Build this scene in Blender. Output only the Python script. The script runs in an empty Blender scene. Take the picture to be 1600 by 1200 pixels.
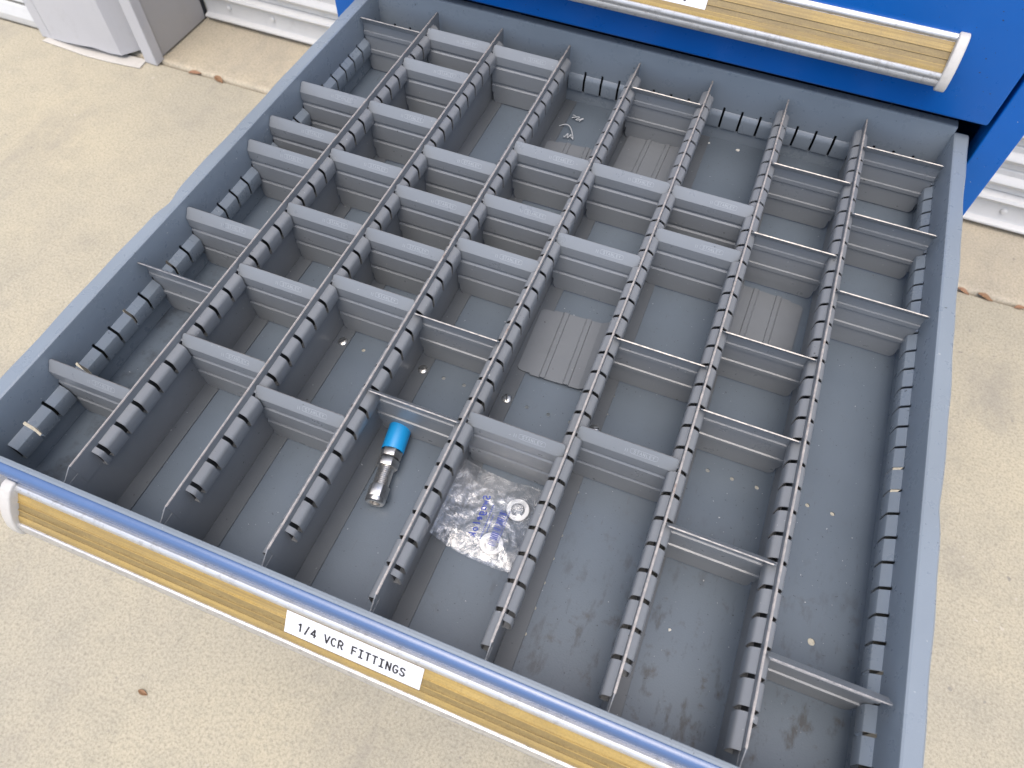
import bpy, bmesh, math, random
from mathutils import Matrix, Vector, noise as mnoise
random.seed(7)
R = math.radians
C = bpy.context.scene.collection
S = bpy.context.scene

# ------------------------------------------------------------------ camera
Z0 = 0.68                                     # height of the partition tops above the concrete
cam_d = bpy.data.cameras.new('camera'); cam = bpy.data.objects.new('camera', cam_d); C.objects.link(cam)
cam_d.sensor_width = 36.0; cam_d.lens = 1113.58 * 36 / 1600
cam_d.clip_start = 0.02; cam_d.clip_end = 200
RX = Vector((0.9303, 0.3662, 0.0216)); RY = Vector((-0.3201, 0.7815, 0.5356)); RZ = Vector((0.1793, -0.5051, 0.8442))
m = Matrix((RX, RY, RZ)).transposed().to_4x4(); m.translation = Vector((0.3885, -0.1007, 0.4960 + Z0))
cam.matrix_world = m
cam_d.dof.use_dof = True; cam_d.dof.focus_distance = 0.66; cam_d.dof.aperture_fstop = 11.0
S.camera = cam
S.render.resolution_x = 1024; S.render.resolution_y = 768

# ------------------------------------------------------------------ sky, sun, exposure
SUN_EL, SUN_AZ = 72.0, 178.0                  # azimuth measured from +Y (behind the cabinet) towards +X
w = bpy.data.worlds.new('World'); S.world = w; w.use_nodes = True
wn = w.node_tree; wn.nodes.clear()
sky = wn.nodes.new('ShaderNodeTexSky'); sky.sky_type = 'NISHITA'; sky.sun_disc = False
sky.sun_elevation = R(SUN_EL); sky.sun_rotation = R(SUN_AZ)
sky.air_density = 1.0; sky.dust_density = 4.0; sky.ozone_density = 1.5
bg = wn.nodes.new('ShaderNodeBackground'); bg.inputs['Strength'].default_value = 0.15
wo = wn.nodes.new('ShaderNodeOutputWorld')
wn.links.new(sky.outputs[0], bg.inputs[0]); wn.links.new(bg.outputs[0], wo.inputs[0])
sd = bpy.data.lights.new('sun', 'SUN'); sun = bpy.data.objects.new('sun', sd); C.objects.link(sun)
sd.energy = 0.7; sd.angle = R(60); sd.color = (1.0, 0.98, 0.94)
a, e = R(SUN_AZ), R(SUN_EL)
sun.rotation_euler = Vector((math.sin(a) * math.cos(e), math.cos(a) * math.cos(e), math.sin(e))).to_track_quat('Z', 'Y').to_euler()
sun.location = (2, -2, 4)
S.view_settings.view_transform = 'Standard'; S.view_settings.look = 'None'
S.view_settings.gamma = 1.0; S.view_settings.use_curve_mapping = False
S.view_settings.exposure = 0.80
S.render.engine = 'CYCLES'

# ------------------------------------------------------------------ materials
class NT:
    def __init__(s, name):
        s.m = bpy.data.materials.new(name); s.m.use_nodes = True
        s.t = s.m.node_tree; s.t.nodes.clear()
        s.out = s.t.nodes.new('ShaderNodeOutputMaterial')
        s.p = s.t.nodes.new('ShaderNodeBsdfPrincipled')
        s.t.links.new(s.p.outputs[0], s.out.inputs[0])
        g = s.t.nodes.new('ShaderNodeNewGeometry'); s.pos = g.outputs['Position']; s.geo = g
    def n(s, k, **kw):
        o = s.t.nodes.new(k)
        for a, b in kw.items(): setattr(o, a, b)
        return o
    def l(s, a, b): s.t.links.new(a, b)
    def mapv(s, scale=(1, 1, 1), loc=(0, 0, 0), rot=(0, 0, 0)):
        o = s.n('ShaderNodeMapping'); s.l(s.pos, o.inputs[0])
        o.inputs['Scale'].default_value = scale; o.inputs['Location'].default_value = loc; o.inputs['Rotation'].default_value = rot
        return o.outputs[0]
    def noise(s, scale, detail=4, rough=.55, vec=None, dist=0):
        o = s.n('ShaderNodeTexNoise'); s.l(vec or s.pos, o.inputs['Vector'])
        o.inputs['Scale'].default_value = scale; o.inputs['Detail'].default_value = detail
        o.inputs['Roughness'].default_value = rough; o.inputs['Distortion'].default_value = dist
        return o.outputs[0]
    def voro(s, scale, vec=None, feature='F1'):
        o = s.n('ShaderNodeTexVoronoi', feature=feature); s.l(vec or s.pos, o.inputs['Vector']); o.inputs['Scale'].default_value = scale
        return o.outputs['Distance']
    def ramp(s, f, a, b, ca=0.0, cb=1.0):
        o = s.n('ShaderNodeMapRange'); s.l(f, o.inputs[0]); o.clamp = True
        for i, v in zip((1, 2, 3, 4), (a, b, ca, cb)): o.inputs[i].default_value = v
        return o.outputs[0]
    def mul(s, a, b):
        o = s.n('ShaderNodeMath', operation='MULTIPLY')
        for i, v in enumerate((a, b)):
            if isinstance(v, (int, float)): o.inputs[i].default_value = v
            else: s.l(v, o.inputs[i])
        return o.outputs[0]
    def add(s, a, b):
        o = s.n('ShaderNodeMath', operation='ADD')
        for i, v in enumerate((a, b)):
            if isinstance(v, (int, float)): o.inputs[i].default_value = v
            else: s.l(v, o.inputs[i])
        return o.outputs[0]
    def mix(s, f, a, b):
        o = s.n('ShaderNodeMix', data_type='RGBA')
        if isinstance(f, (int, float)): o.inputs[0].default_value = f
        else: s.l(f, o.inputs[0])
        for i, v in ((6, a), (7, b)):
            if isinstance(v, tuple): o.inputs[i].default_value = (*v[:3], 1)
            else: s.l(v, o.inputs[i])
        return o.outputs[2]
    def col(s, v):
        if isinstance(v, tuple): s.p.inputs['Base Color'].default_value = (*v[:3], 1)
        else: s.l(v, s.p.inputs['Base Color'])
    def rough(s, v):
        if isinstance(v, (int, float)): s.p.inputs['Roughness'].default_value = v
        else: s.l(v, s.p.inputs['Roughness'])
    def bump(s, h, dist, strength=1.0):
        o = s.n('ShaderNodeBump'); s.l(h, o.inputs['Height']); o.inputs['Distance'].default_value = dist; o.inputs['Strength'].default_value = strength
        s.l(o.outputs[0], s.p.inputs['Normal'])
    def set(s, **kw):
        for k, v in kw.items(): s.p.inputs[k.replace('_', ' ')].default_value = v

def sc(c, k): return tuple(x * k for x in c)

def paint(name, c, rough=.36, scuff=.5, chips=True, spec=.5):
    t = NT(name)
    big = t.noise(7, 3); f = t.noise(60, 5, .65)
    base = t.mix(t.ramp(big, .3, .7), sc(c, .93), sc(c, 1.06))
    base = t.mix(t.ramp(f, .55, .8, 0, .25 * scuff), base, sc(c, 1.45))
    grime = t.noise(16, 6, .7, vec=t.mapv(loc=(3, 1, 7)))
    base = t.mix(t.ramp(grime, .58, .82, 0, .55 * scuff), base, sc((c[0], c[1] * .98, c[2] * .95), .62))
    if chips:
        v = t.noise(260, 2, .5)
        base = t.mix(t.ramp(v, .745, .76, 0, .8), base, (.035, .033, .03))
        v2 = t.noise(300, 2, .5, vec=t.mapv(loc=(11, 5, 2)))
        base = t.mix(t.ramp(v2, .755, .77, 0, .7), base, (.55, .55, .54))
    t.col(base); t.set(Specular_IOR_Level=spec)
    t.rough(t.add(t.ramp(f, .3, .8, -.04, .12), rough))
    t.bump(t.add(t.noise(900, 2), t.mul(t.noise(25, 2), 3.0)), .00012, .5)
    return t.m

GREY = (.225, .240, .252)
M = {}
M['divider'] = paint('divider_grey', GREY, .30, .35, spec=.75)
M['partition'] = paint('partition_grey', (.222, .231, .238), .34, .75, spec=.6)
M['shell'] = paint('drawer_shell_blue_grey', (.218, .254, .288), .28, .07, spec=.7)
M['blue'] = paint('cabinet_blue_enamel', (.004, .122, .47), .30, .12, chips=True, spec=.35)
M['blue_front'] = paint('drawer_front_blue', (.075, .140, .29), .17, .5, chips=False, spec=1.0)

M['flange'] = paint('flange_grey', (.108, .119, .130), .34, .5)

def floor_mat():
    t = NT('drawer_floor_grey'); c = (.114, .141, .170)
    big = t.noise(9, 4); base = t.mix(t.ramp(big, .3, .7), sc(c, .92), sc(c, 1.08))
    # fine scuffs along the length of the drawer
    st = t.noise(1, 5, .6, vec=t.mapv(scale=(420, 55, 1), rot=(0, 0, R(-4))))
    base = t.mix(t.ramp(st, .66, .76, 0, .75), base, (.075, .078, .085))
    st2 = t.noise(1, 4, .6, vec=t.mapv(scale=(110, 45, 1), loc=(4, 2, 0), rot=(0, 0, R(7))))
    x = t.n('ShaderNodeSeparateXYZ'); t.l(t.pos, x.inputs[0])
    wx = t.ramp(x.outputs[0], .26, .42); wy = t.ramp(x.outputs[1], .20, .04)
    wr = t.mul(wx, wy)
    base = t.mix(t.mul(t.ramp(st2, .56, .70, 0, .8), wr), base, (.052, .050, .046))
    spots = t.noise(75, 5, .7, vec=t.mapv(loc=(2, 9, 3)))
    base = t.mix(t.mul(t.ramp(spots, .58, .70, 0, .75), t.add(t.mul(wr, .9), .12)), base, (.07, .066, .06))
    left = t.mul(t.ramp(x.outputs[0], .0, -.03), t.ramp(x.outputs[1], .35, .22))
    base = t.mix(t.mul(t.ramp(t.noise(34, 6, .72), .47, .68, 0, .85), left), base, (.05, .05, .052))
    sp = t.noise(420, 2); base = t.mix(t.ramp(sp, .72, .74, 0, .8), base, (.03, .03, .03))
    sp2 = t.noise(330, 2, vec=t.mapv(loc=(8, 8, 8))); base = t.mix(t.ramp(sp2, .75, .77, 0, .8), base, (.5, .5, .5))
    t.col(base); t.rough(t.ramp(big, .3, .7, .30, .42))
    t.bump(t.add(t.noise(700, 3, .6), t.noise(40, 2)), .00018, .6)
    return t.m
M['floor'] = floor_mat()

def bare_edge():
    t = NT('worn_bare_edge'); f = t.noise(180, 4, .7)
    t.col(t.mix(t.ramp(f, .4, .62), (.36, .34, .32), (.20, .195, .19)))
    t.set(Metallic=.55); t.rough(.34); return t.m
M['edge'] = bare_edge()

def fin_edge():
    t = NT('worn_partition_edge'); f = t.noise(150, 5, .75)
    c = t.mix(t.ramp(f, .38, .6), (.47, .425, .385), (.30, .285, .27))
    r = t.noise(55, 5, .7, vec=t.mapv(loc=(1, 2, 3)))
    t.col(t.mix(t.ramp(r, .60, .72, 0, .7), c, (.22, .13, .08)))
    t.set(Metallic=.1); t.rough(.42); return t.m
M['fin_edge'] = fin_edge()

def alu():
    t = NT('dirty_aluminium'); f = t.noise(1, 5, .65, vec=t.mapv(scale=(60, 600, 600))); g = t.noise(150, 5, .75)
    base = t.mix(t.ramp(f, .35, .7), (.70, .69, .67), (.58, .57, .55))
    base = t.mix(t.ramp(g, .52, .72, 0, .7), base, (.30, .285, .26))
    t.col(base); t.set(Metallic=.7); t.rough(t.ramp(g, .3, .7, .28, .5)); t.bump(g, .0002, .4); return t.m
M['alu'] = alu()

def gold():
    t = NT('yellowed_label_strip')
    f = t.noise(1, 6, .7, vec=t.mapv(scale=(22, 300, 300))); g = t.noise(700, 4, .7); b = t.noise(14, 5, .65)
    base = t.mix(t.ramp(f, .32, .68), (.42, .285, .085), (.53, .38, .14))
    k2 = t.noise(1, 4, .6, vec=t.mapv(scale=(2.5, 420, 420), loc=(2, 3, 1)))
    base = t.mix(t.ramp(k2, .46, .60, 0, .55), base, (.20, .135, .055))
    base = t.mix(t.ramp(g, .45, .70, 0, .5), base, (.24, .16, .065))
    base = t.mix(t.ramp(b, .42, .68, 0, .65), base, (.27, .20, .10))
    t.col(base); t.rough(.36); t.set(Specular_IOR_Level=.45); t.bump(g, .0001, .5); return t.m
M['gold'] = gold()
def gold2():
    t = NT('grimy_label_channel')
    f = t.noise(1, 6, .7, vec=t.mapv(scale=(35, 260, 260), loc=(4, 4, 4))); g = t.noise(500, 4, .75)
    base = t.mix(t.ramp(f, .35, .65), (.235, .17, .068), (.33, .24, .095))
    base = t.mix(t.ramp(g, .45, .68, 0, .8), base, (.20, .14, .065))
    t.col(base); t.rough(.42); t.bump(g, .00012, .6); return t.m
M['gold2'] = gold2()

def plastic(name, c, rough=.45, dirt=.4):
    t = NT(name); g = t.noise(110, 5, .7)
    t.col(t.mix(t.ramp(g, .5, .8, 0, dirt), c, sc((c[0], c[1] * .95, c[2] * .85), .6))); t.rough(rough)
    t.bump(t.noise(600, 3), .0001, .4); return t.m
M['cap'] = plastic('ivory_plastic', (.60, .575, .53))
M['paper'] = plastic('white_label', (.80, .81, .84), .38, .04)
M['ink'] = plastic('black_ink', (.018, .017, .02), .5, 0)
M['blue_cap'] = plastic('blue_plastic', (.012, .30, .66), .42, .05)
M['ptfe'] = plastic('white_washer', (.80, .80, .79), .4, .05)
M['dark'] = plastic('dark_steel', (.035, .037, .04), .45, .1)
M['white_bit'] = plastic('white_grit', (.7, .68, .62), .6, .3)
M['brown'] = plastic('dead_leaf_brown', (.27, .15, .075), .7, .5)
M['leaf2'] = plastic('dead_leaf_rust', (.33, .18, .10), .7, .5)
M['black_bit'] = plastic('black_grit', (.03, .026, .024), .7, .3)
M['swarf'] = plastic('pale_swarf', (.5, .52, .54), .3, .1)

def steel(name, c=(.80, .78, .75), r=.27):
    t = NT(name); g = t.noise(300, 4, .7); t.col(t.mix(t.ramp(g, .5, .8, 0, .5), c, sc(c, .55))); t.set(Metallic=1.0)
    t.rough(t.ramp(g, .3, .8, r, r + .15)); return t.m
M['steel'] = steel('stainless_steel'); M['zinc'] = steel('zinc_screw', (.75, .74, .70), .25)

def concrete(name, c, seed=0.0):
    t = NT(name); L = (seed, seed * .7, 0)
    b = t.noise(2.0, 6, .62, vec=t.mapv(loc=L)); md = t.noise(14, 6, .68, vec=t.mapv(loc=L)); f = t.noise(230, 5, .75); ff = t.noise(480, 3, .7)
    base = t.mix(t.ramp(b, .32, .68), sc((c[0] * .97, c[1] * .985, c[2] * 1.03), .90), sc((c[0] * 1.02, c[1], c[2] * .95), 1.07))
    base = t.mix(t.ramp(md, .48, .72, 0, .40), base, sc((c[0] * .93, c[1] * .96, c[2]), .74))
    g2 = t.noise(120, 4, .7, vec=t.mapv(loc=(5, 6, 7)))
    base = t.mix(t.ramp(g2, .52, .68, 0, .42), base, sc((c[0] * .95, c[1] * .97, c[2]), .62))
    base = t.mix(t.ramp(f, .48, .66, 0, .7), base, sc(c, .52))
    base = t.mix(t.ramp(f, .46, .30, 0, .50), base, sc(c, 1.28))
    base = t.mix(t.ramp(ff, .66, .74, 0, .5), base, (.15, .15, .155))
    st = t.noise(5.5, 6, .7, vec=t.mapv(loc=(7 + seed, 3, 0), scale=(1, .6, 1)))
    base = t.mix(t.ramp(st, .58, .78, 0, .42), base, (.23, .215, .195))
    s2 = t.noise(2.6, 7, .75, vec=t.mapv(loc=(3.4 + seed, 8.1, 0), rot=(0, 0, .6), scale=(1, .5, 1)))
    base = t.mix(t.ramp(s2, .52, .66, 0, .38), base, (.27, .25, .22))
    pit = t.noise(60, 2, .5, vec=t.mapv(loc=(1, 4, 2)))
    base = t.mix(t.ramp(pit, .72, .76, 0, .55), base, (.19, .18, .17))
    pit2 = t.noise(48, 2, .5, vec=t.mapv(loc=(6, 1, 9)))
    base = t.mix(t.ramp(pit2, .73, .77, 0, .5), base, (.62, .57, .48))
    t.col(base); t.rough(.85); t.set(Specular_IOR_Level=.25)
    t.bump(t.add(t.mul(f, 1.0), t.mul(ff, .5)), .0012, .5); return t.m
M['slab'] = concrete('broom_concrete', (.485, .438, .330)); M['apron'] = concrete('apron_concrete', (.55, .485, .365), 5.0)

def sheet(name, c, rough=.42, dirt=.4):
    t = NT(name); b = t.noise(3, 4); g = t.noise(28, 6, .7); st = t.noise(1, 5, .6, vec=t.mapv(scale=(30, 30, 3)))
    base = t.mix(t.ramp(b, .3, .7), sc(c, .95), sc(c, 1.04)); base = t.mix(t.ramp(g, .55, .8, 0, dirt), base, sc((c[0], c[1] * .95, c[2] * .86), .62))
    base = t.mix(t.ramp(st, .55, .8, 0, dirt * .6), base, sc(c, .75)); t.col(base); t.rough(rough); return t.m
M['door'] = sheet('white_door_sheet', (.64, .64, .62)); M['post'] = sheet('pale_grey_sheet', (.56, .56, .575), .45, .25)
M['whitewall'] = sheet('white_panel', (.82, .82, .80), .5, .15); M['flash'] = sheet('flashing', (.60, .57, .51), .5, .5)
M['return'] = sheet('warm_grey_panel', (.42, .41, .40), .5, .2)

def bag_mat():
    t = NT('clear_polybag'); t.t.nodes.remove(t.p)
    n1 = t.noise(150, 6, .7, dist=1.2); n2 = t.noise(40, 4, .6)
    bmp = t.n('ShaderNodeBump'); bmp.inputs['Distance'].default_value = .003; bmp.inputs['Strength'].default_value = .6
    t.l(t.add(t.mul(n1, .30), t.mul(n2, 1.3)), bmp.inputs['Height'])
    tr = t.n('ShaderNodeBsdfTransparent'); tr.inputs[0].default_value = (.93, .94, .95, 1)
    gl = t.n('ShaderNodeBsdfGlossy'); gl.inputs['Roughness'].default_value = .11; gl.inputs[0].default_value = (.95, .95, .95, 1); t.l(bmp.outputs[0], gl.inputs['Normal'])
    df = t.n('ShaderNodeBsdfDiffuse'); df.inputs[0].default_value = (.74, .75, .76, 1); t.l(bmp.outputs[0], df.inputs['Normal'])
    wr = t.noise(70, 6, .72, vec=t.mapv(loc=(3, 3, 1)), dist=1.5)
    x = t.n('ShaderNodeSeparateXYZ'); t.l(t.pos, x.inputs[0])
    pt = t.noise(26, 3, .5, vec=t.mapv(loc=(1.345, 2.17, .4)))
    wf = t.add(.03, t.mul(t.ramp(wr, .46, .60, .25, .95), t.ramp(pt, .50, .62, .05, .55)))  # white diffuse patches paint glare onto the crumpled film
    m1 = t.n('ShaderNodeMixShader'); t.l(wf, m1.inputs[0]); t.l(tr.outputs[0], m1.inputs[1]); t.l(df.outputs[0], m1.inputs[2])
    m2 = t.n('ShaderNodeMixShader'); t.l(t.ramp(n1, .40, .7, .06, .34), m2.inputs[0]); t.l(m1.outputs[0], m2.inputs[1]); t.l(gl.outputs[0], m2.inputs[2])
    t.l(m2.outputs[0], t.out.inputs[0]); return t.m
M['bag'] = bag_mat()
def bag_ink():
    t = NT('blue_print'); t.col((.03, .06, .38)); t.rough(.4)
    tr = t.n('ShaderNodeBsdfTransparent'); mx = t.n('ShaderNodeMixShader'); g = t.noise(220, 3, .6)
    t.l(t.ramp(g, .3, .7, .0, .15), mx.inputs[0]); t.l(t.p.outputs[0], mx.inputs[1]); t.l(tr.outputs[0], mx.inputs[2]); t.l(mx.outputs[0], t.out.inputs[0]); return t.m
M['bag_ink'] = bag_ink()

# ------------------------------------------------------------------ mesh helpers
class MB:
    def __init__(s): s.v = []; s.f = []; s.mi = []
    def addv(s, pts): b = len(s.v); s.v += [tuple(p) for p in pts]; return b
    def face(s, idx, mi=0): s.f.append(tuple(idx)); s.mi.append(mi)
    def box(s, x0, x1, y0, y1, z0, z1, mi=0):
        b = s.addv([(x, y, z) for z in (z0, z1) for y in (y0, y1) for x in (x0, x1)])
        for q in ((0, 2, 3, 1), (4, 5, 7, 6), (0, 1, 5, 4), (2, 6, 7, 3), (0, 4, 6, 2), (1, 3, 7, 5)): s.face([b + i for i in q], mi)
    def prism(s, poly, f0, f1, mi=0):           # poly list of (a,b); f0/f1 map (a,b)->xyz
        n = len(poly); b0 = s.addv([f0(*p) for p in poly]); b1 = s.addv([f1(*p) for p in poly])
        for i in range(n): j = (i + 1) % n; s.face((b0 + i, b0 + j, b1 + j, b1 + i), mi)
        s.face([b0 + i for i in range(n)][::-1], mi); s.face([b1 + i for i in range(n)], mi)
    def ribbon(s, rows, mi=0):                  # rows: list of equal-length point lists
        n = len(rows[0]); b = [s.addv(r) for r in rows]
        for i in range(len(rows) - 1):
            for j in range(n - 1): s.face((b[i] + j, b[i] + j + 1, b[i + 1] + j + 1, b[i + 1] + j), mi)
    def lathe(s, prof, n=24, mi=0, caps=True):  # prof (r, y) round the Y axis
        rings = [s.addv([(r * math.cos(2 * math.pi * k / n), y, r * math.sin(2 * math.pi * k / n)) for k in range(n)]) for r, y in prof]
        for a, b in zip(rings, rings[1:]):
            for k in range(n): q = (k + 1) % n; s.face((a + k, a + q, b + q, b + k), mi)
        if caps: s.face([rings[0] + k for k in range(n)][::-1], mi); s.face([rings[-1] + k for k in range(n)], mi)
    def tube(s, pts, r, n=8, mi=0):
        rings = []
        for i, p in enumerate(pts):
            p = Vector(p); d = (Vector(pts[min(i + 1, len(pts) - 1)]) - Vector(pts[max(i - 1, 0)])).normalized()
            u = d.cross(Vector((0, 0, 1))); u = u.normalized() if u.length > 1e-4 else Vector((1, 0, 0)); v = d.cross(u)
            rr = r[i] if isinstance(r, list) else r
            rings.append(s.addv([p + u * rr * math.cos(2 * math.pi * k / n) + v * rr * math.sin(2 * math.pi * k / n) for k in range(n)]))
        for a, b in zip(rings, rings[1:]):
            for k in range(n): q = (k + 1) % n; s.face((a + k, a + q, b + q, b + k), mi)
        s.face([rings[0] + k for k in range(n)], mi); s.face([rings[-1] + k for k in range(n)][::-1], mi)
    def mesh(s, name, mats):
        me = bpy.data.meshes.new(name); me.from_pydata(s.v, [], s.f)
        for mm in (mats if isinstance(mats, (list, tuple)) else [mats]): me.materials.append(mm)
        me.polygons.foreach_set('material_index', s.mi)
        bm = bmesh.new(); bm.from_mesh(me); bmesh.ops.recalc_face_normals(bm, faces=bm.faces); bm.to_mesh(me); bm.free()
        me.update(); return me
    def build(s, name, mats, parent=None, loc=(0, 0, 0), smooth=False, solid=0, bev=0, seg=2, off=0.0, angle=35):
        o = bpy.data.objects.new(name, s.mesh(name, mats)); C.objects.link(o)
        if solid:
            q = o.modifiers.new('solid', 'SOLIDIFY'); q.thickness = solid; q.offset = off; q.use_even_offset = True
        if bev:
            q = o.modifiers.new('bevel', 'BEVEL'); q.width = bev; q.segments = seg; q.limit_method = 'ANGLE'; q.angle_limit = R(angle); q.use_clamp_overlap = True
        if solid or bev: bake(o)
        if smooth: shade(o.data, 38 if smooth is True else smooth)
        o.location = loc
        if parent: o.parent = parent
        return o
def bake(o):
    dg = bpy.context.evaluated_depsgraph_get(); dg.update()
    me = bpy.data.meshes.new_from_object(o.evaluated_get(dg)); o.modifiers.clear(); o.data = me
def shade(me, ang=38):
    me.polygons.foreach_set('use_smooth', [True] * len(me.polygons))
    try: me.set_sharp_from_angle(angle=R(ang))
    except Exception: pass
def tag(o, label, cat, group=None, kind=None):
    o['label'] = label; o['category'] = cat
    if group: o['group'] = group
    if kind: o['kind'] = kind
    return o
def empty(name, loc, rz=0):
    o = bpy.data.objects.new(name, None); C.objects.link(o); o.location = loc; o.rotation_euler = (0, 0, rz); o.empty_display_size = .02; return o
def copy_tree(o, parent=None):
    c = o.copy(); C.objects.link(c); c.parent = parent
    for ch in list(o.children): copy_tree(ch, c)
    return c

# stroke lettering ----------------------------------------------------------
def arc(cx, cy, rx, ry, a0, a1, n=14): return [(cx + rx * math.cos(R(a0 + (a1 - a0) * i / n)), cy + ry * math.sin(R(a0 + (a1 - a0) * i / n))) for i in range(n + 1)]
SS = [(.55, .84), (.45, .96), (.3, 1), (.14, .95), (.06, .79), (.12, .62), (.3, .53), (.48, .43), (.56, .24), (.47, .06), (.3, 0), (.13, .04), (.04, .17)]
GL = {
 '1': [[(.1, .78), (.33, 1)], [(.33, 1), (.33, 0)]], '/': [[(.5, 1.06), (.1, -.1)]], '4': [[(.44, 0), (.44, 1)], [(.44, 1), (.02, .28)], [(.0, .28), (.6, .28)]],
 'V': [[(0, 1), (.3, 0)], [(.3, 0), (.6, 1)]], 'C': [arc(.32, .5, .29, .5, 48, 312)], 'R': [[(.06, 0), (.06, 1), (.3, 1)] + arc(.3, .74, .26, .26, 90, -90) + [(.06, .48)], [(.32, .48), (.58, 0)]],
 'F': [[(.07, 0), (.07, 1), (.57, 1)], [(.07, .52), (.5, .52)]], 'I': [[(.08, 1), (.52, 1)], [(.3, 1), (.3, 0)], [(.08, 0), (.52, 0)]],
 'T': [[(.02, 1), (.58, 1)], [(.3, 1), (.3, 0)]], 'N': [[(.06, 0), (.06, 1)], [(.06, 1), (.54, 0)], [(.54, 0), (.54, 1)]],
 'G': [arc(.32, .5, .29, .5, 48, 330) + [(.58, .46), (.34, .46)]], 'S': [SS], 'A': [[(0, 0), (.3, 1), (.6, 0)], [(.11, .36), (.49, .36)]],
 'L': [[(.08, 1), (.08, 0), (.55, 0)]], 'E': [[(.56, 1), (.07, 1), (.07, 0), (.57, 0)], [(.07, .52), (.5, .52)]], 'Y': [[(0, 1), (.3, .48), (.6, 1)], [(.3, .48), (.3, 0)]],
 '0': [arc(.3, .5, .27, .5, 90, 450, 20)], ' ': [],
 's': [[(.46, .60), (.3, .66), (.14, .60), (.12, .46), (.3, .34), (.46, .22), (.42, .06), (.26, 0), (.06, .06)]],
 'w': [[(0, .62), (.1, .02), (.3, .5), (.42, .02), (.62, .62)]], 'a': [arc(.26, .3, .24, .3, 60, 330, 12), [(.5, .62), (.48, .1), (.58, 0)]],
 'g': [arc(.26, .32, .24, .3, 60, 330, 12), [(.5, .62), (.48, -.2), (.3, -.36), (.06, -.28)]], 'e': [[(.06, .32), (.5, .36)] + arc(.28, .32, .24, .3, 10, 310, 12)],
 'l': [[(.2, 1.0), (.16, .08), (.3, 0)]], 'o': [arc(.28, .31, .24, .31, 90, 450, 14)], 'k': [[(.1, 1.0), (.08, 0)], [(.5, .62), (.1, .28), (.34, .34), (.54, 0)]],
}
def letters(mb, text, h, adv, sw, to3, x0=0, slant=0.0, lift=0.0, mi=0, wscale=1.0):
    """flat stroke lettering; to3(u, v, n) maps text plane (u along, v up, n out) to xyz"""
    k = 0
    for i, ch in enumerate(text):
        for st in GL[ch]:
            k += 1; n = lift + (k % 5) * 2.2e-5
            P = [Vector((x0 + i * adv + (x * wscale + slant * y) * h, y * h)) for x, y in st]
            Lf, Rt = [], []
            for j, p in enumerate(P):
                d0 = (p - P[j - 1]).normalized() if j else None
                d1 = (P[j + 1] - p).normalized() if j < len(P) - 1 else None
                d0 = d0 or d1; d1 = d1 or d0
                t = (d0 + d1); t = t.normalized() if t.length > 1e-6 else d0
                nn = Vector((-t.y, t.x)); ml = min(1.0 / max(.35, nn.dot(Vector((-d1.y, d1.x)))), 2.2)
                ext = -t * sw * .3 if j == 0 else (t * sw * .3 if j == len(P) - 1 else Vector((0, 0)))
                Lf.append(p + ext + nn * sw * .5 * ml); Rt.append(p + ext - nn * sw * .5 * ml)
            mb.ribbon([[to3(q.x, q.y, n) for q in Lf], [to3(q.x, q.y, n) for q in Rt]], mi)

# ------------------------------------------------------------------ the setting: concrete and building
JY = 1.196                                    # joint between slab and apron
mb = MB(); mb.box(-9, 9, -9, JY - .004, -.20, 0)
o = mb.build('concrete_ground', M['slab'], bev=.003); tag(o, 'warm beige broom-finished concrete slab under the cabinet', 'ground', kind='structure')
mb = MB()
prof = [(JY + .003, -.2), (JY + .003, -.010), (JY + .004, -.002), (JY + .009, .003), (JY + .017, .004), (JY + .028, .0024), (JY + .055, .0), (9, 0), (9, -.2)]
mb.prism(prof, lambda y, z: (-9, y, z), lambda y, z: (9, y, z))
o = mb.build('concrete_apron', M['apron'], smooth=True); tag(o, 'pale concrete apron between the joint and the roller door', 'ground', kind='structure')
mb = MB(); mb.box(-9, 9, JY - .0045, JY + .0035, -.03, -.010)
o = mb.build('joint_filler', plastic('joint_dirt', (.17, .135, .10), .9, .5)); tag(o, 'dirt filled joint between the two slabs', 'joint', kind='structure')

# roller door behind the cabinet
DY = 1.437
door = empty('roller_door', (0, DY, 0)); tag(door, 'white ribbed roller door behind the blue cabinet', 'roller door')
X0, X1 = -1.111, 2.9
mb = MB()
bar = [(.0, .012), (-.018, .012), (-.025, .013), (-.025, .017), (-.010, .021), (-.008, .025), (-.008, .066), (-.018, .071), (-.021, .077), (-.018, .083), (0, .088)]
mb.prism(bar, lambda y, z: (X0, y, z), lambda y, z: (X1, y, z)); mb.build('bottom_bar', M['door'], door, smooth=True)
mb = MB()
sp = [(.0, 0), (-.003, .002), (-.004, .015), (-.013, .023), (-.016, .029), (-.013, .036), (-.004, .043), (-.003, .054), (0, .057), (.006, .057), (.006, 0)]
mb.prism(sp, lambda y, z: (X0, y, z), lambda y, z: (X1, y, z)); s0 = mb.build('slat', M['door'], door, loc=(0, 0, .0885), smooth=True)
for i in range(1, 36):
    c = s0.copy(); C.objects.link(c); c.location = (0, 0, .0885 + i * .0575)
mb = MB(); mb.lathe([(.0075, 0), (.0075, -.003), (.005, -.006), (.0, -.007)], 12, caps=False); b0 = mb.build('bolt', M['door'], door, loc=(-1.032, -.008, .047), smooth=True)
for x in (-.893, -.66, -.42, 1.01, 1.21, 1.46):
    c = b0.copy(); C.objects.link(c); c.location = (x, -.008, .047)
mb = MB(); mb.box(X0 - .02, 3.1, DY + .022, DY + .14, 0, 2.6); mb.box(X0 - .02, 3.1, DY - .06, DY + .0215, 2.16, 2.6)
o = mb.build('storage_wall', M['whitewall']); tag(o, 'white building wall framing the roller door', 'wall')

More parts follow.
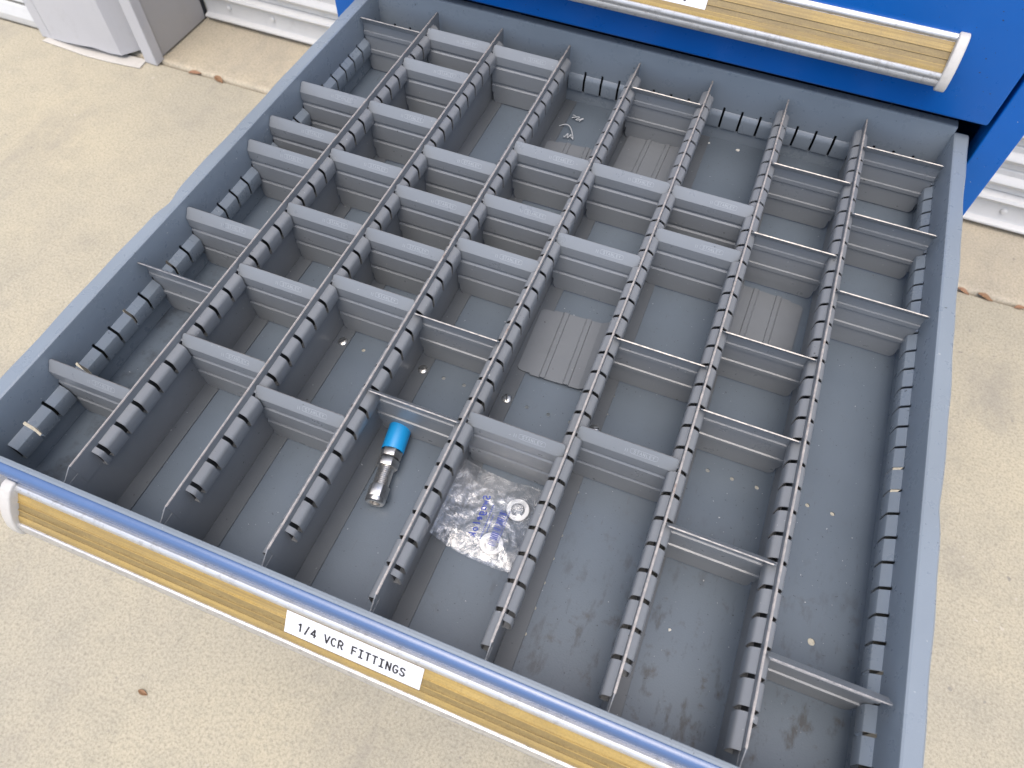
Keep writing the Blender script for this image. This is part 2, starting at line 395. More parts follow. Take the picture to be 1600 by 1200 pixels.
# corner post with sheet metal cover
PC = (-1.229, 1.177)
post = empty('corner_post', (*PC, 0)); tag(post, 'pale grey sheet metal corner post with bent cover at the slab edge', 'corner post')
def L(x, y): return (x - PC[0], y - PC[1])
def vprism(mb, pts, z0, z1):
    q = [L(*p) for p in pts]; mb.prism(q, lambda x, y: (x, y, z0), lambda x, y: (x, y, z1))
mb = MB(); vprism(mb, [(-1.473, 1.165), (-1.442, 1.168), (-1.442, 1.226), (-1.473, 1.226)], .003, 2.6); mb.build('edge_trim', M['post'], post, bev=.002)
mb = MB()
bot = [(-1.435, 1.165, .008), (-1.391, 1.162, .010), (-1.334, 1.160, .016), (-1.294, 1.162, .019), (-1.245, 1.165, .013), (-1.206, 1.167, .015), (-1.173, 1.209, .016)]
mb.ribbon([[(*L(x, y), z) for x, y, z in bot], [(*L(x, 1.165 if i < 6 else y), .28) for i, (x, y, z) in enumerate(bot)], [(*L(x, 1.165 if i < 6 else y), 2.6) for i, (x, y, z) in enumerate(bot)]])
mb.build('cover_sheet', M['post'], post, smooth=True, solid=.002)
mb = MB(); mb.box(L(-1.434, 0)[0], L(-1.176, 0)[0], .037, .08, .0, 2.6); mb.build('core', M['return'], post)
mb = MB(); vprism(mb, [(-1.145, 1.180), (-1.106, 1.178), (-1.108, 1.211), (-1.145, 1.211)], .002, 2.6); mb.build('corner_angle', M['post'], post, bev=.0025)
mb = MB(); vprism(mb, [(-1.164, 1.214), (-1.116, 1.214), (-1.1175, 1.417), (-1.164, 1.417)], .005, 2.6); mb.build('return_panel', M['return'], post, bev=.002)
mb = MB(); vprism(mb, [(-1.164, 1.419), (-1.120, 1.419), (-1.120, 1.434), (-1.164, 1.434)], .0, 2.6); mb.build('seal', M['dark'], post)
mb = MB()
fl = [(-1.461, 1.150), (-1.391, 1.146), (-1.310, 1.140), (-1.229, 1.143), (-1.143, 1.152), (-1.1475, 1.190)]
mb.prism([L(*p) for p in fl] + [L(-1.456, 1.177)], lambda x, y: (x, y, .001), lambda x, y: (x, y, .004)); mb.build('flashing', M['flash'], post, bev=.001)
# white door left of the post
wd = empty('white_door', (-1.88, 1.201, 0)); tag(wd, 'plain white door with a pale sill beside the corner post', 'door')
mb = MB(); mb.box(-1.2, .404, .010, .05, .057, 2.6); mb.build('panel', M['whitewall'], wd, bev=.002)
mb = MB(); mb.prism([(.010, .003), (-.010, .003), (-.011, .010), (-.011, .024), (.003, .050), (.010, .052)], lambda y, z: (-1.2, y, z), lambda y, z: (.404, y, z)); mb.build('sill', M['door'], wd, bev=.002)

# ------------------------------------------------------------------ the drawer
XL, XR, YF, YB = -.0855, .6070, -.0132, .6705
FZ = -.076; W = .08636; Y0, PITCH = .025, .0215
def ys(k): return Y0 + PITCH * k
ROOT = Vector((.2605, .3285, FZ + Z0))
drawer = empty('open_drawer', ROOT); tag(drawer, 'open grey steel drawer with blue front, pulled out of the blue cabinet', 'drawer')
def D(x, y, z): return (x - ROOT.x, y - ROOT.y, z + Z0 - ROOT.z)

BULGE = [(0, -.0558), (.0034, -.0552), (.0056, -.0538), (.0066, -.0512), (.0070, -.0400), (.0064, -.0382), (.0050, -.0368), (.0010, -.0335), (0, -.0330)]
def wall(mapf, u0, u1, b0, b1, slots, rim_w, rim_z, dent=None, hw=.0014, dz=0.0, ext=.0030, vs=1.0):
    mb = MB(); zt = -.0330 + dz; zb = -.0558 + dz; zs = zt + ext
    def strip(prof, a, b, n=1): mb.ribbon([[mapf(a + (b - a) * i / n, v, z) for v, z in prof] for i in range(n + 1)])
    strip([(0, FZ), (0, zb)], u0, u1)
    flat = [(0, zb), (0, zt), (0, zs)]
    strip(flat, u0, b0); strip(flat, b1, u1)
    cuts = [b0] + [x for k in slots for x in (k - hw, k + hw)] + [b1]
    for a, b in zip(cuts[::2], cuts[1::2]): strip([(v * vs, z + dz) for v, z in BULGE] + [(0, zs)], a, b)
    up = [(0, zs), (0, rim_z - .0018), (-.0004, rim_z - .0006), (-.0016, rim_z)]
    if rim_w > .004: up += [(-rim_w + .0012, rim_z), (-rim_w, rim_z - .0010), (-rim_w, rim_z - .010)]
    else: up += [(-rim_w, rim_z)]
    n = 110 if dent else 1
    rows = []
    for i in range(n + 1):
        u = u0 + (u1 - u0) * i / n; row = []
        for v, z in up:
            if dent and v < -.004:
                g = dent[1] * math.exp(-((u - dent[0]) / dent[2]) ** 2)
                wav = .0004 * math.sin(u * 37 + v * 50) + .0003 * math.sin(u * 91)
                v = v + g + wav; z = z - g * .5
            row.append(mapf(u, v, z))
        rows.append(row)
    mb.ribbon(rows); return mb
kall = [ys(k) for k in range(30)]
wall(lambda u, v, z: D(XL + v, u, z), YF, YB, .0040, .662, kall, .0142, .0050, (.262, .0028, .014)).build('side_wall', M['shell'], drawer, solid=.0010, smooth=26)['label'] = 'bluish side wall with slots open to daylight'
wall(lambda u, v, z: D(XR - v, u, z), YF, YB, .0040, .662, kall, .0140, .0050, (.212, .0011, .014)).build('side_wall', M['shell'], drawer, solid=.0010, smooth=26)['label'] = 'shaded side wall beside the long empty bay'
xs = [i * W + j * W / 4 for i in range(-1, 8) for j in range(4)]
xs = [x for x in xs if -.072 < x < .594]
wall(lambda u, v, z: D(u, YB - v, z), XL, XR, XL + .014, XR - .014, xs, .0125, .0110, None, .0013, -.0050, .0048, .5).build('back_wall', M['shell'], drawer, solid=.0010, smooth=26)
wall(lambda u, v, z: D(u, YF + v, z), XL, XR, XL + .014, XR - .014, xs, .0016, .0050, None).build('front_wall', M['shell'], drawer, solid=.0010, smooth=26)
# floor with real holes
mb = MB(); mb.box(XL - .0004, XR + .0004, YF - .0004, YB + .0004, FZ - .0012, FZ)
fl = mb.build('floor_panel', M['floor'], drawer, loc=D(0, 0, 0))
HO = [(x, .2230) for x in (.1187, .1398, .2043, .2255, .2891, .3105, .3317, .4613, .4833, .5054, .5496, .5710)] + [(.3604, y) for y in (.2655, .2445, .1600, .1390, .1175, .0962, .0745, .0527, .0313)]
cb = MB()
for i, (x, y) in enumerate(HO + [(.5705, .1085)]):
    r = .0029 if i == len(HO) else .0017
    if i < 12: r = .0019
    pts = [(x + r * math.cos(2 * math.pi * k / 14), y + r * math.sin(2 * math.pi * k / 14)) for k in range(14)]
    cb.prism(pts, lambda a, b: (a, b, FZ - .01), lambda a, b: (a, b, FZ + .01))
cut = cb.build('cutter', M['floor']); cut.location = fl.matrix_world.translation
fl.parent = None; fl.location = (0, 0, 0); cut.location = (0, 0, 0)
q = fl.modifiers.new('b', 'BOOLEAN'); q.object = cut; q.operation = 'DIFFERENCE'; q.solver = 'EXACT'
bake(fl); bpy.data.objects.remove(cut); fl.parent = drawer; fl.location = D(0, 0, 0)
# slide rails outside the walls, with openings where daylight shows
for side, gaps in ((-1, (0, 3, 6, 9, 12)), (1, (1, 3, 11, 12))):
    mb = MB(); xa, xb = (XL - .0125, XL - .0045) if side < 0 else (XR + .0045, XR + .0125)
    cur = .0
    for k in gaps:
        mb.box(xa, xb, cur, ys(k) - .012, -.070, -.022); cur = ys(k) + .006
    mb.box(xa, xb, cur, 1.25, -.070, -.022)
    mb.build('slide_rail', M['dark'], drawer, loc=D(0, 0, 0))
# blue front
PX0, PX1, PYF = -.108, .629, -.0237
mb = MB()
pr = [(-.0150, -.092), (-.0150, .0036), (-.0165, .0042), (-.0190, .0040), (-.0212, .0030), (-.0227, .0012), (-.0235, -.0012), (PYF, -.0045), (PYF, -.088), (-.0220, -.092)]
mb.prism(pr, lambda y, z: D(PX0, y, z), lambda y, z: D(PX1, y, z)); mb.build('front_panel', M['blue_front'], drawer, smooth=True)

HX0, HX1 = -.038, .561
TOPLIP = [(0, 0), (-.002, .0006), (-.0042, -.0004), (-.0056, -.0028), (-.0054, -.0048), (-.0044, -.0060)]
LOWLIP = [(-.0214, -.0292), (-.0220, -.0284), (-.0232, -.0286), (-.0244, -.0304), (-.0248, -.0326), (-.0245, -.0337), (-.0235, -.0342), (-.0235, -.0348), (-.0246, -.0352), (-.0254, -.0374), (-.0252, -.0400), (-.0238, -.0420), (-.0205, -.0426), (-.0150, -.0430), (-.0150, -.0415), (-.0200, -.0400), (-.0190, -.0300), (-.0030, -.0090), (0, -.0090)]
ga, gb = Vector((-.0044, -.0060)), Vector((-.0214, -.0292)); gd = (gb - ga); GLn = gd.length; gd.normalize(); gn = Vector((gd.y, -gd.x))   # out normal
if gn.y < 0: gn = -gn
def gp(s, n): return ga + gd * s * GLn + gn * n
def handle(parent, off, lab):
    """off maps (x, y_rel, z_rel) into the parent's frame"""
    mb = MB(); mb.prism(TOPLIP + LOWLIP, lambda y, z: off(HX0, y, z), lambda y, z: off(HX1, y, z))
    h = mb.build('handle', M['alu'], parent, smooth=True)
    mb = MB()
    pf = [(0.01, .0001), (.02, .0006), (.29, .0006), (.295, .0012), (.325, .0012), (.335, .0002), (.53, .0002), (.54, .0011), (.565, .0011), (.575, .0002), (.73, .0002), (.74, .0010), (.88, .0008), (.985, .0001)]
    for (a, b), mi in zip(zip(pf, pf[1:]), (0, 0, 0, 0, 0, 1, 1, 0, 1, 1, 1, 0, 0)):
        mb.ribbon([[off(x, *gp(*a)) for x in (HX0 + .004, HX1 - .004)], [off(x, *gp(*b)) for x in (HX0 + .004, HX1 - .004)]], mi)
    mb.build('label_strip', [M['gold'], M['gold2']], h)
    cap = [(0, .0030), (-.0050, .0030), (-.0085, .0012), (-.0130, -.0035), (-.0185, -.0110), (-.0235, -.0205), (-.0268, -.0310), (-.0275, -.0395), (-.0262, -.0445), (-.0225, -.0465), (-.0120, -.0468), (0, -.0440)]
    for xa, xb in ((HX0 - .0055, HX0 + .0045), (HX1 - .0045, HX1 + .0055)):
        mb = MB(); mb.prism(cap, lambda y, z: off(xa, y, z), lambda y, z: off(xb, y, z)); mb.build('end_cap', M['cap'], h, bev=.0016, seg=3, smooth=True)
    lx0, lx1, s0, s1, text, tx, th, adv = lab
    mb = MB()
    A, B, Cc, Dd = [off(x, *gp(s, n)) for x, s, n in ((lx0, s0, .0013), (lx1, s0, .0013), (lx1, s1, .0013), (lx0, s1, .0013))]
    mb.ribbon([[A, B], [Dd, Cc]])
    mb.build('label', M['paper'], h, solid=.00018)
    mb = MB()
    def t3(u, v, n):
        y, z = gp(tx[1], .0013) - gd * v + gn * (n + .00022); return off(tx[0] + u, y, z)
    letters(mb, text, th, adv, .00128, t3, wscale=.92); mb.build('lettering', M['ink'], h)
    return h
handle(drawer, lambda x, y, z: D(x, PYF + y, -.010 + z), (.2024, .3087, .02, .70, '1/4 VCR FITTINGS', (.2125, .50), .0068, .00532))

# ------------------------------------------------------------------ the cabinet and the closed drawer above
CY = .66
cab = empty('tool_cabinet', (.2605, 1.01, 0)); tag(cab, 'tall blue steel drawer cabinet behind the open drawer', 'cabinet')
def K(x, y, z): return (x - .2605, y - 1.01, z + Z0)
def kbox(name, x0, x1, y0, y1, z0, z1, mat=M['blue'], bev=.0015):
    mb = MB(); a = K(x0, y0, z0); b = K(x1, y1, z1); mb.box(a[0], b[0], a[1], b[1], a[2], b[2]); return mb.build(name, mat, cab, bev=bev)
CT = .206
kbox('front_post', -.1445, -.1125, CY + .002, CY + .035, -.655, CT); kbox('front_post', .6335, .6655, CY + .002, CY + .035, -.655, CT)
kbox('side_panel', -.1445, -.1425, CY + .0355, 1.36, -.655, CT, bev=.0005); kbox('side_panel', .6635, .6655, CY + .0355, 1.36, -.655, CT, bev=.0005)
kbox('back_panel', -.142, .663, 1.355, 1.36, -.655, CT, bev=.0005)
kbox('top_panel', -.1445, .6655, CY + .002, 1.36, CT + .0005, CT + .03)
kbox('base_plinth', -.142, .663, CY + .03, 1.35, -.68, -.656, M['dark'])
kbox('lower_front', -.108, .629, CY, CY + .02, -.645, -.096)
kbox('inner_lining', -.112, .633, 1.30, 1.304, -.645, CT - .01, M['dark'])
up = empty('closed_drawer', (.2605, CY, .026 + Z0)); tag(up, 'closed blue drawer with yellowed handle above the open drawer', 'drawer')
def U(x, y, z): return (x - .2605, y - CY, z - .026)
mb = MB(); a = U(PX0, CY, .026); b = U(PX1, CY + .022, .200); mb.box(a[0], b[0], a[1], b[1], a[2], b[2]); mb.build('front_panel', M['blue'], up, bev=.003, seg=3, smooth=True)
mb = MB(); a = U(PX0 + .01, CY + .0225, .036); b = U(PX1 - .01, CY + .60, .190); mb.box(a[0], b[0], a[1], b[1], a[2], b[2]); mb.build('drawer_body', M['shell'], up)
handle(up, lambda x, y, z: U(x, CY + y, .1105 + z), (.205, .3185, .03, .74, '00', (.2885, .600), .0068, .00532))

# ------------------------------------------------------------------ slotted partitions
ORD = ['first', 'second', 'third', 'fourth', 'fifth', 'sixth', 'seventh', 'eighth']
part = empty('slotted_partition', (0, .33, FZ + Z0))
def Pm(x, y, z): return (x, y - .33, z - FZ)
mb = MB()
fin = [(-.0118, FZ + .0003), (.6675, FZ + .0003), (.6675, -.0040), (.6655, -.0005), (.6640, 0), (0, 0), (-.0022, -.0012), (-.0060, -.0040), (-.0092, -.0062), (-.0118, -.0068)]
mb.prism(fin, lambda y, z: Pm(-.0004, y, z), lambda y, z: Pm(.0004, y, z))
for i, f in enumerate(mb.f):       # the worn top edge
    if all(mb.v[j][2] > -.0005 - FZ for j in f): mb.mi[i] = 1
mb.build('fin', [M['partition'], M['fin_edge']], part)
for s in (-1, 1):
    mb = MB(); ya, yb = (.0005, .664)
    x0, x1 = sorted((s * .00041, s * .00085)); a = Pm(x0, ya, -.0278); b = Pm(x1, yb, -.0004); mb.box(a[0], b[0], a[1], b[1], a[2], b[2])
    mb.mi = [1 if all(mb.v[j][2] > -.0005 - FZ for j in f) else 0 for f in mb.f]
    lo = Pm(*sorted((s * .00041, s * .00085))[:1], -.0112, -.0278); 
    rail = mb
    P2 = [(.0009, -.0080), (.0022, -.0085), (.0054, -.0104), (.0066, -.0118), (.0072, -.0136), (.0073, -.0240), (.0066, -.0262), (.0050, -.0273), (.0009, -.0278)]
    st, en = (.0185, .650) if s > 0 else (-.0010, .655)
    cuts = [st] + [x for k in range(29) for x in (ys(k) - .0017, ys(k) + .0017)] + [en]
    sheet_mb = MB()
    for a_, b_ in zip(cuts[::2], cuts[1::2]): sheet_mb.ribbon([[Pm(s * x, y, z) for x, z in P2] for y in (a_, b_)])
    ro = sheet_mb.build('slotted_rail', M['partition'], part, solid=.0008); shade(ro.data, 30)
    lm = MB(); x0, x1 = sorted((s * .00086, s * .00120)); a = Pm(x0, max(st, .001) + .001, -.0270); b = Pm(x1, en - .001, -.0088); lm.box(a[0], b[0], a[1], b[1], a[2], b[2]); lm.build('slot_shade_strip', M['dark'], part)  # dark strip paints in the shade of the hollow behind the slots
    rail.build('backing_strip', [M['partition'], M['fin_edge']], part)
    mb = MB(); x0, x1 = sorted((s * .00041, s * .00082)); a = Pm(x0, -.0112, -.0278); b = Pm(x1, .0004, -.0120); mb.box(a[0], b[0], a[1], b[1], a[2], b[2]); mb.build('end_tab', M['partition'], part)
mb = MB(); a = Pm(.00041, -.0115, FZ + .0003); b = Pm(.0156, .667, FZ + .0014); mb.box(a[0], b[0], a[1], b[1], a[2], b[2]); mb.build('flange', M['flange'], part, bev=.0003, seg=1)
parts = [part] + [copy_tree(part) for _ in range(6)]
for i, o in enumerate(parts):
    o.location.x = i * W
    tag(o, '%s long grey slotted partition from the bluish side wall' % ORD[i], 'partition', 'slotted partitions dividing the drawer')
    if i in (1, 2, 3, 4):
        mb = MB(); n = 16
        ring = [(math.cos(2 * math.pi * k / n), math.sin(2 * math.pi * k / n)) for k in range(n)]
        prof = [(.0046, 0), (.0046, .0005), (.0036, .0013), (.0018, .0017)]
        bs = [mb.addv([(r * c, r * s_, z) for c, s_ in ring]) for r, z in prof]
        for p, q in zip(bs, bs[1:]):
            for k in range(n): mb.face((p + k, p + (k + 1) % n, q + (k + 1) % n, q + k))
        mb.face([bs[-1] + k for k in range(n)])
        an = random.uniform(0, 3); ca, sa = math.cos(an), math.sin(an)
        b = mb.addv([(ca * u - sa * v, sa * u + ca * v, .00185) for u, v in ((-.0042, -.0005), (.0042, -.0005), (.0042, .0005), (-.0042, .0005))]); mb.face((b, b + 1, b + 2, b + 3), 1)
        so = mb.build('screw', [M['zinc'], M['dark']], o, loc=(.0096, .2237 - .33, .0016), smooth=True)

# ------------------------------------------------------------------ divider plates
DW = W - .0040
def divider_mesh():
    mb = MB(); hx = DW / 2
    pr = [(0, .0016, .0050), (0, .0036, .0028), (0, .0066, .0018), (0, .0150, .0018), (0, .0152, .0002), (0, .0240, 0), (.0014, .0256, 0), (.0014, .0294, 0), (0, .0300, 0),
          (0, .0476, 0), (.0014, .0492, 0), (.0014, .0530, 0), (0, .0536, 0), (0, .0636, 0), (.0003, .0641, 0), (.0058, .0718, .0002), (.0064, .0727, .0008), (.0069, .0735, .0024)]
    NXS = 8
    rows = [[(-hx + ins + (2 * hx - 2 * ins) * i / NXS, y, z) for i in range(NXS + 1)] for y, z, ins in pr]
    mb.ribbon(rows)
    o = mb.build('t', [M['divider'], M['edge']], solid=.0010); shade(o.data, 24)
    me = o.data; bpy.data.objects.remove(o)
    for p in me.polygons:
        c = p.center
        zs = [me.vertices[v].co.z for v in p.vertices]
        if min(zs) > .0723 and p.normal.z > .35 and abs(p.normal.x) < .6 and max(zs) - min(zs) < .0012 and p.normal.y > -.1: p.material_index = 1
    return me
dme = divider_mesh()
M['loose'] = paint('shaded_plate_grey', (.160, .172, .184), .36, .6)  # divider grey darkened: shade down on the drawer floor is put into the colour
dme2 = dme.copy(); dme2.materials[0] = M['loose']
def logo_mesh():
    mb = MB(); p0 = Vector((.0003, .0641)); p1 = Vector((.0058, .0718)); d = (p1 - p0).normalized(); nrm = Vector((-d.y, d.x))   # towards -y, +z
    def t3(u, v, n):
        q = (p0 + p1) / 2 + d * v + nrm * (n + .00051); return (u, q.x, q.y)
    letters(mb, 'STANLEY', .0025, .00255, .00042, lambda u, v, n: t3(u + .0055, v - .0009, n + .00016), wscale=1.15)
    # notched outline
    rx, ry = .0113, .0024; cx = .0140; cyv = .00035
    out = []
    for k in range(60):
        a = 2 * math.pi * k / 60; ex = 6.0
        c, s_ = math.cos(a), math.sin(a); rr = (abs(c) ** ex + abs(s_) ** ex) ** (-1 / ex)
        out.append((rx * c * rr, ry * s_ * rr))
    for i in range(60):
        (a, b), (c, e_) = out[i], out[(i + 1) % 60]
        f = .86; g = .982
        mb.ribbon([[t3(cx + a, cyv + b, .00014), t3(cx + c, cyv + e_, .00014)], [t3(cx + a * g, cyv + b * f, .00014), t3(cx + c * g, cyv + e_ * f, .00014)]])
    for u in (-.0015, .0002): mb.ribbon([[t3(u, -.0018, .00012), t3(u, .0012, .00012)], [t3(u + .00035, -.0018, .00012), t3(u + .00035, .0012, .00012)]])
    return mb.mesh('embossed_logo', M['logo'])
M['logo'] = paint('embossed_highlight', sc(GREY, 1.65), .34, .1, chips=False)  # grey lightened: highlights on the raised strokes are put into the colour
lme = logo_mesh()

def divider(loc, flip, label, mat=None, group='divider plates slotted across the drawer'):
    o = bpy.data.objects.new('divider_plate', dme2 if mat is not None else dme); C.objects.link(o)
    l = bpy.data.objects.new('embossed_logo', lme); C.objects.link(l); l.parent = o
    if mat is not None: o.matrix_world = mat
    else:
        o.location = loc; o.rotation_euler = (random.uniform(-.006, .006), 0, math.pi if flip else 0)
    return tag(o, label, 'divider', group)

DIV = {0: 'f28 n21 n18 n16 n11 f8 n2', 1: 'n28 n25 n21 n17 n13 n9 n5', 2: 'n28 n19 n16 n13 n10 n4', 3: 'n21 n17 n14 f10 f6',
       4: 'f28 n21 n16 n6', 5: 'n21 n18 f12 n7', 6: 'f25 f20 f14 f10 f5', 7: 'f28 f23 f18 f2'}
for c, s in DIV.items():
    L_ = sorted([(int(q[1:]), q[0]) for q in s.split()])
    for i, (k, kind) in enumerate(L_):
        pos = 'hindmost' if i == len(L_) - 1 else ('frontmost' if i == 0 else ORD[i] + ' from the front')
        lk = 'bare-edged divider' if kind == 'f' else 'pale-lipped divider'
        x = (c - .5) * W
        if c == 0: x = (XL + .0012 + -.0016) / 2
        if c == 7: x = (6 * W + .0016 + XR - .0012) / 2
        divider((x + random.uniform(-.0002, .0002), ys(k), FZ + Z0), kind == 'f', '%s, %s in %s column from the bluish side wall' % (lk, pos, ORD[c]))

def flat_mat(x, y, sgn, rz=0, tilt=0, lift=0):
    # plate lying down: local z -> +-X, local y -> up, local x -> +-Y
    m_ = Matrix(((0, 0, sgn), (sgn, 0, 0), (0, 1, 0))).to_4x4()
    return Matrix.Translation((x, y, FZ + Z0 + .0008 + lift)) @ Matrix.Rotation(rz, 4, 'Z') @ Matrix.Rotation(tilt, 4, 'Y') @ m_
FG = 'divider plates lying flat on the drawer floor'
divider(None, 0, 'loose divider plate lying flat behind the plastic bag', flat_mat(.2625, .2970, 1, R(2.0), R(-.6), .0016), FG)
divider(None, 0, 'loose divider plate lying tilted by the back wall, fifth column', flat_mat(.2660, .5880, 1, R(-1.0), R(-1.2), .0030), FG)
divider(None, 0, 'loose divider plate lying flat in the seventh column', flat_mat(.5105, .4020, -1, R(-2.0), R(.5), .0012), FG)
divider(None, 0, 'loose divider plate lying flat in front of the pale swarf curls', flat_mat(.1800, .5420, 1, R(2.5), R(-.3), .0020), FG)

# ------------------------------------------------------------------ the fitting
fit = empty('tube_fitting', (.1995, .1195, FZ + Z0 + .0103)); tag(fit, 'stainless tube fitting with bright blue plastic cap lying in the drawer', 'fitting')
fit.rotation_euler = (0, 0, math.atan2(.0105, .066))
def hexp(r, y0, y1, ch=.0012, a0=0):
    mb = MB(); pts = [(r * math.cos(R(a0 + 60 * k)), r * math.sin(R(a0 + 60 * k))) for k in range(6)]
    mb.prism(pts, lambda x, z: (x, y0, z), lambda x, z: (x, y1, z)); return mb
mb = MB(); mb.lathe([(.0098, .0108), (.0101, .0112), (.0101, .0338), (.0103, .0345), (.0103, .0352), (.0090, .0356), (.0, .0354)], 40, caps=False); mb.build('cap', M['blue_cap'], fit, smooth=True)
hexp(.0099, .0040, .0118, .0010, 3).build('nut', M['steel'], fit, bev=.0006, seg=2, smooth=True)
mb = MB(); mb.lathe([(.0080, .0018), (.0080, .0042)], 30); mb.build('gap_ring', M['dark'], fit, smooth=True)
hexp(.0100, -.0055, .0020, .0012, 1).build('nut', M['steel'], fit, bev=.0006, seg=2, smooth=True)
mb = MB(); pr_ = [(.0058, -.0235)]
y = -.0232
while y < -.0045: pr_ += [(.0070, y + .0005), (.0070, y + .0008), (.0058, y + .0014)]; y += .0018
pr_.append((.0060, -.004)); mb.lathe(pr_, 30); shade(mb.build('thread', M['steel'], fit).data, 30)
hexp(.0092, -.0345, -.0232, .0010, 3).build('nut', M['steel'], fit, bev=.0006, seg=2, smooth=True)
mb = MB(); mb.lathe([(.0078, -.0340), (.0086, -.0347), (.0086, -.0372), (.0080, -.0384), (.0070, -.0389), (.0050, -.0390), (.0045, -.0386), (.0042, -.0350), (.0, -.0348)], 32, caps=False); mb.build('collar', M['steel'], fit, smooth=True)

# ------------------------------------------------------------------ bag with washers
bag = empty('plastic_bag', (.296, .110, FZ + Z0)); tag(bag, 'crumpled clear plastic bag with blue print holding two washers', 'bag')
def bag_z(x, y, layer):
    u = (x - .258) / .078; v = (y - .073) / .074
    n = mnoise.noise(Vector((x * 70, y * 70, layer * 3.1))) * .0016 + mnoise.noise(Vector((x * 190, y * 190, layer * 5.7))) * .0007
    ridge = abs(mnoise.noise(Vector((x * 45 + 4, y * 38, 9 + layer)))) * .0030
    edge = min(u, 1 - u, v, 1 - v); puff = min(1, max(0, edge) * 5)
    base = .0020 + max(0, .22 - u) * .045 * (1.1 - v * .4)
    lay = (.0042 if layer else 0) * puff
    return base + lay + (n + ridge) * (.35 + .65 * puff) * (1.0 if layer else .5)
def bag_layer(layer, name):
    N = 64; mb = MB(); rows = []
    for j in range(N + 1):
        row = []
        for i in range(N + 1):
            u, v = i / N, j / N
            x = .2585 + .0755 * u + .0012 * math.sin(v * 7 + layer) + (.0005 if layer else 0); y = .0735 + .0740 * v + .0013 * math.sin(u * 6 + 1 + layer) - .004 * u * (1 - v) + .003 * u * v * 0
            row.append((x - .296, y - .110, bag_z(x, y, layer)))
        rows.append(row)
    mb.ribbon(rows); return mb.build(name, M['bag'], bag, smooth=True)
bag_layer(0, 'back_film'); top = bag_layer(1, 'front_film'); shade(top.data, 180)
# print on the inside of the film, seen reversed
mb = MB()
def bt(u, v, n):
    y = .1245 - u; x = .2935 - v + u * .03
    return (x - .296, y - .110, bag_z(x, y, 1) + .00035 + n)
letters(mb, 'Swagelok', .0056, .0049, .00095, bt, slant=.25)
random.seed(3)
for ln, (vv, hh, n_, u0) in enumerate(((-.0055, .0014, 17, .006), (-.0085, .0012, 9, .014), (-.0205, .0014, 16, .006))):
    for i in range(n_):
        u = u0 + i * .0019
        mb.ribbon([[bt(u, vv, 0), bt(u + .0011, vv + hh * .2, 0)], [bt(u + .0002, vv + hh * .55, 0), bt(u + .0012, vv + hh, 0)]])
u = .008
while u < .040:
    wd_ = random.choice((.00035, .0006, .0009)); k_ = [-.0185, -.0165, -.0145, -.0120]
    mb.ribbon([[bt(u, v, 0) for v in k_], [bt(u + wd_, v, 0) for v in k_]]); u += wd_ + random.choice((.0006, .0008, .0012))
mb.build('print', M['bag_ink'], bag)
for i, (x, y, z, t_) in enumerate(((.3190, .1228, .0066, .05), (.3095, .0870, .0064, -.04))):
    mb = MB(); n = 40; pr_ = [(.0058, 0), (.0062, -.0006), (.0095, -.0006), (.0098, 0), (.0095, .0006), (.0062, .0006), (.0058, 0)]
    mb.lathe(pr_, n, caps=False)
    o = mb.build('washer', M['ptfe'], smooth=True); o.location = (x, y, FZ + Z0 + z - .0015); o.rotation_euler = (math.pi / 2 + t_, 0, 0)
    tag(o, ['flat white ring washer in the bag beside the barcode start', 'flat white ring washer in the bag under the barcode end'][i], 'washer', 'washers inside the plastic bag')

# ------------------------------------------------------------------ small debris
def curl(pts, name, label, mat, r):
    mb = MB(); c = Vector(pts[0]); mb.tube([Vector(p) - c for p in pts], r, 6); o = mb.build(name, mat, smooth=True); o.location = c; tag(o, label, 'swarf', 'pale swarf curls by the back wall')
zf = FZ + Z0 + .0012
curl([(.1925 + .014 * t + .0028 * math.sin(t * 17), .636 + .003 * math.cos(t * 15) - .004 * t, zf + .001 + .0016 * abs(math.sin(t * 9))) for t in [i / 40 for i in range(41)]], 'swarf_curl', 'pale wavy swarf curl standing nearer the back wall', M['swarf'], .0006)
curl([(.1835 + .024 * t, .613 - .018 * t + .010 * math.sin(t * 3.1), zf + .001 + .003 * math.sin(t * 3.1)) for t in [i / 24 for i in range(25)]] + [(.2035 - .008 * t, .598 + .004 * math.sin(t * 12), zf + .002) for t in [i / 16 for i in range(17)]], 'swarf_curl', 'pale looped swarf curl lying by the flat plate', M['swarf'], .0006)
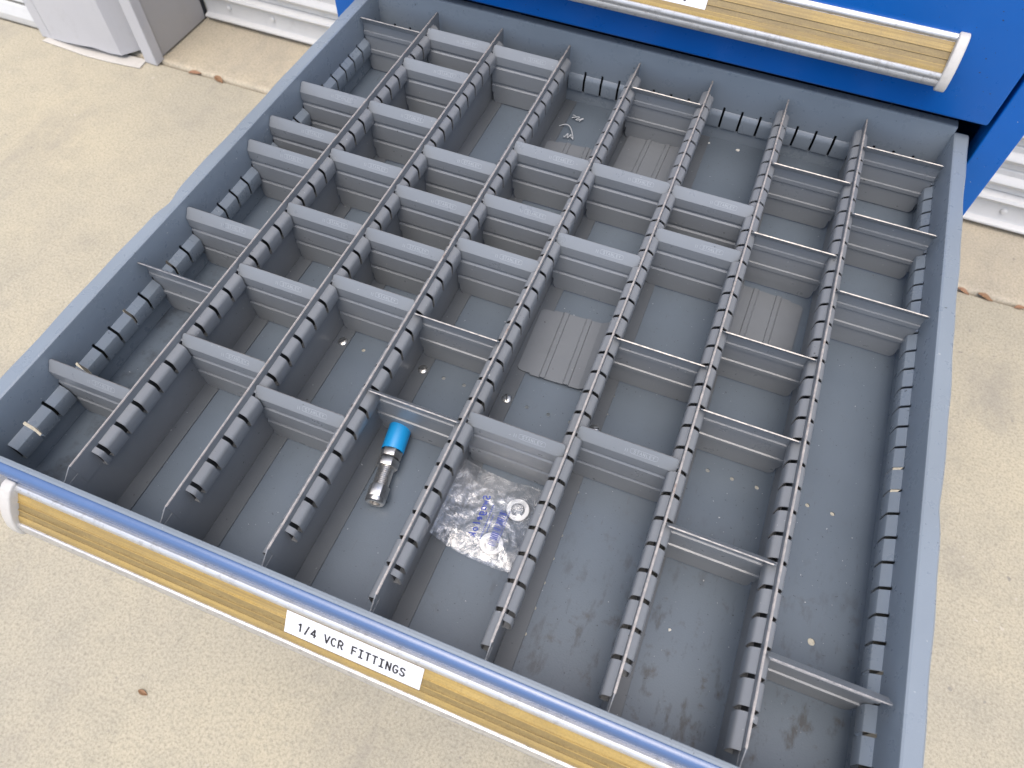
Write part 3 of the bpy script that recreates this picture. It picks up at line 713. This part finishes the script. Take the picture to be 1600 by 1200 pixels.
def crumb(x, y, z, r, mat, name, label, cat, group=None, flat=.6):
    bm = bmesh.new(); bmesh.ops.create_icosphere(bm, subdivisions=2, radius=r)
    ph = random.uniform(0, 50)
    for v in bm.verts:
        k = 1 + .55 * mnoise.noise(v.co / r * 1.3 + Vector((ph, 0, 0))); v.co *= k; v.co.z *= flat
    me = bpy.data.meshes.new(name); bm.to_mesh(me); bm.free(); me.materials.append(mat)
    o = bpy.data.objects.new(name, me); C.objects.link(o); o.location = (x, y, z + r * flat * .8); o.rotation_euler = (0, 0, random.uniform(0, 6)); tag(o, label, cat, group)
crumb(.3975, .6565, FZ + Z0, .0021, M['white_bit'], 'grit_crumb', 'round white crumb by the back wall in the sixth column', 'crumb')
crumb(-.0640, .0985, FZ + Z0, .0026, M['black_bit'], 'grit_crumb', 'dark crumb on the floor of the first column', 'crumb')
crumb(.3620, .6560, FZ + Z0, .0014, M['white_bit'], 'grit_crumb', 'tiny pale crumb by the back corner of the sixth column', 'crumb')
crumb(.4650, .0760, FZ + Z0, .0012, M['white_bit'], 'grit_crumb', 'tiny pale crumb on the stained floor near the front', 'crumb')
def leaf(x, y, r, mat, label, z=.001):
    mb = MB(); n = 7; rows = []
    for i in range(n):
        t = i / (n - 1); hw = r * .45 * math.sin(math.pi * min(.97, t * .9 + .08))
        rows.append([((t - .5) * 2 * r, s_ * hw, r * .25 * (abs(s_) * .8 + .5 * math.sin(t * 5))) for s_ in (-1, -.5, 0, .5, 1)])
    mb.ribbon(rows); o = mb.build('dead_leaf', mat, smooth=True, solid=.0006); o.location = (x, y, z); o.rotation_euler = (0, 0, random.uniform(-.5, .5)); tag(o, label, 'leaf', 'dead leaves on the concrete')
leaf(-.999, JY - .003, .016, M['leaf2'], 'curled rust leaf in the joint close to the corner post')
leaf(-.925, JY - .003, .018, M['brown'], 'curled brown leaf in the joint with pale slab edge')
leaf(.957, JY - .002, .013, M['leaf2'], 'small rust leaf in the joint nearest the drawer rim')
leaf(1.002, JY - .002, .016, M['brown'], 'arched brown leaf in the joint near the roller door')
leaf(1.072, JY - .003, .012, M['leaf2'], 'small rust leaf in the joint farthest from the cabinet')
leaf(-.176, -.1255, .008, M['brown'], 'tiny brown leaf scrap alone on the concrete slab')
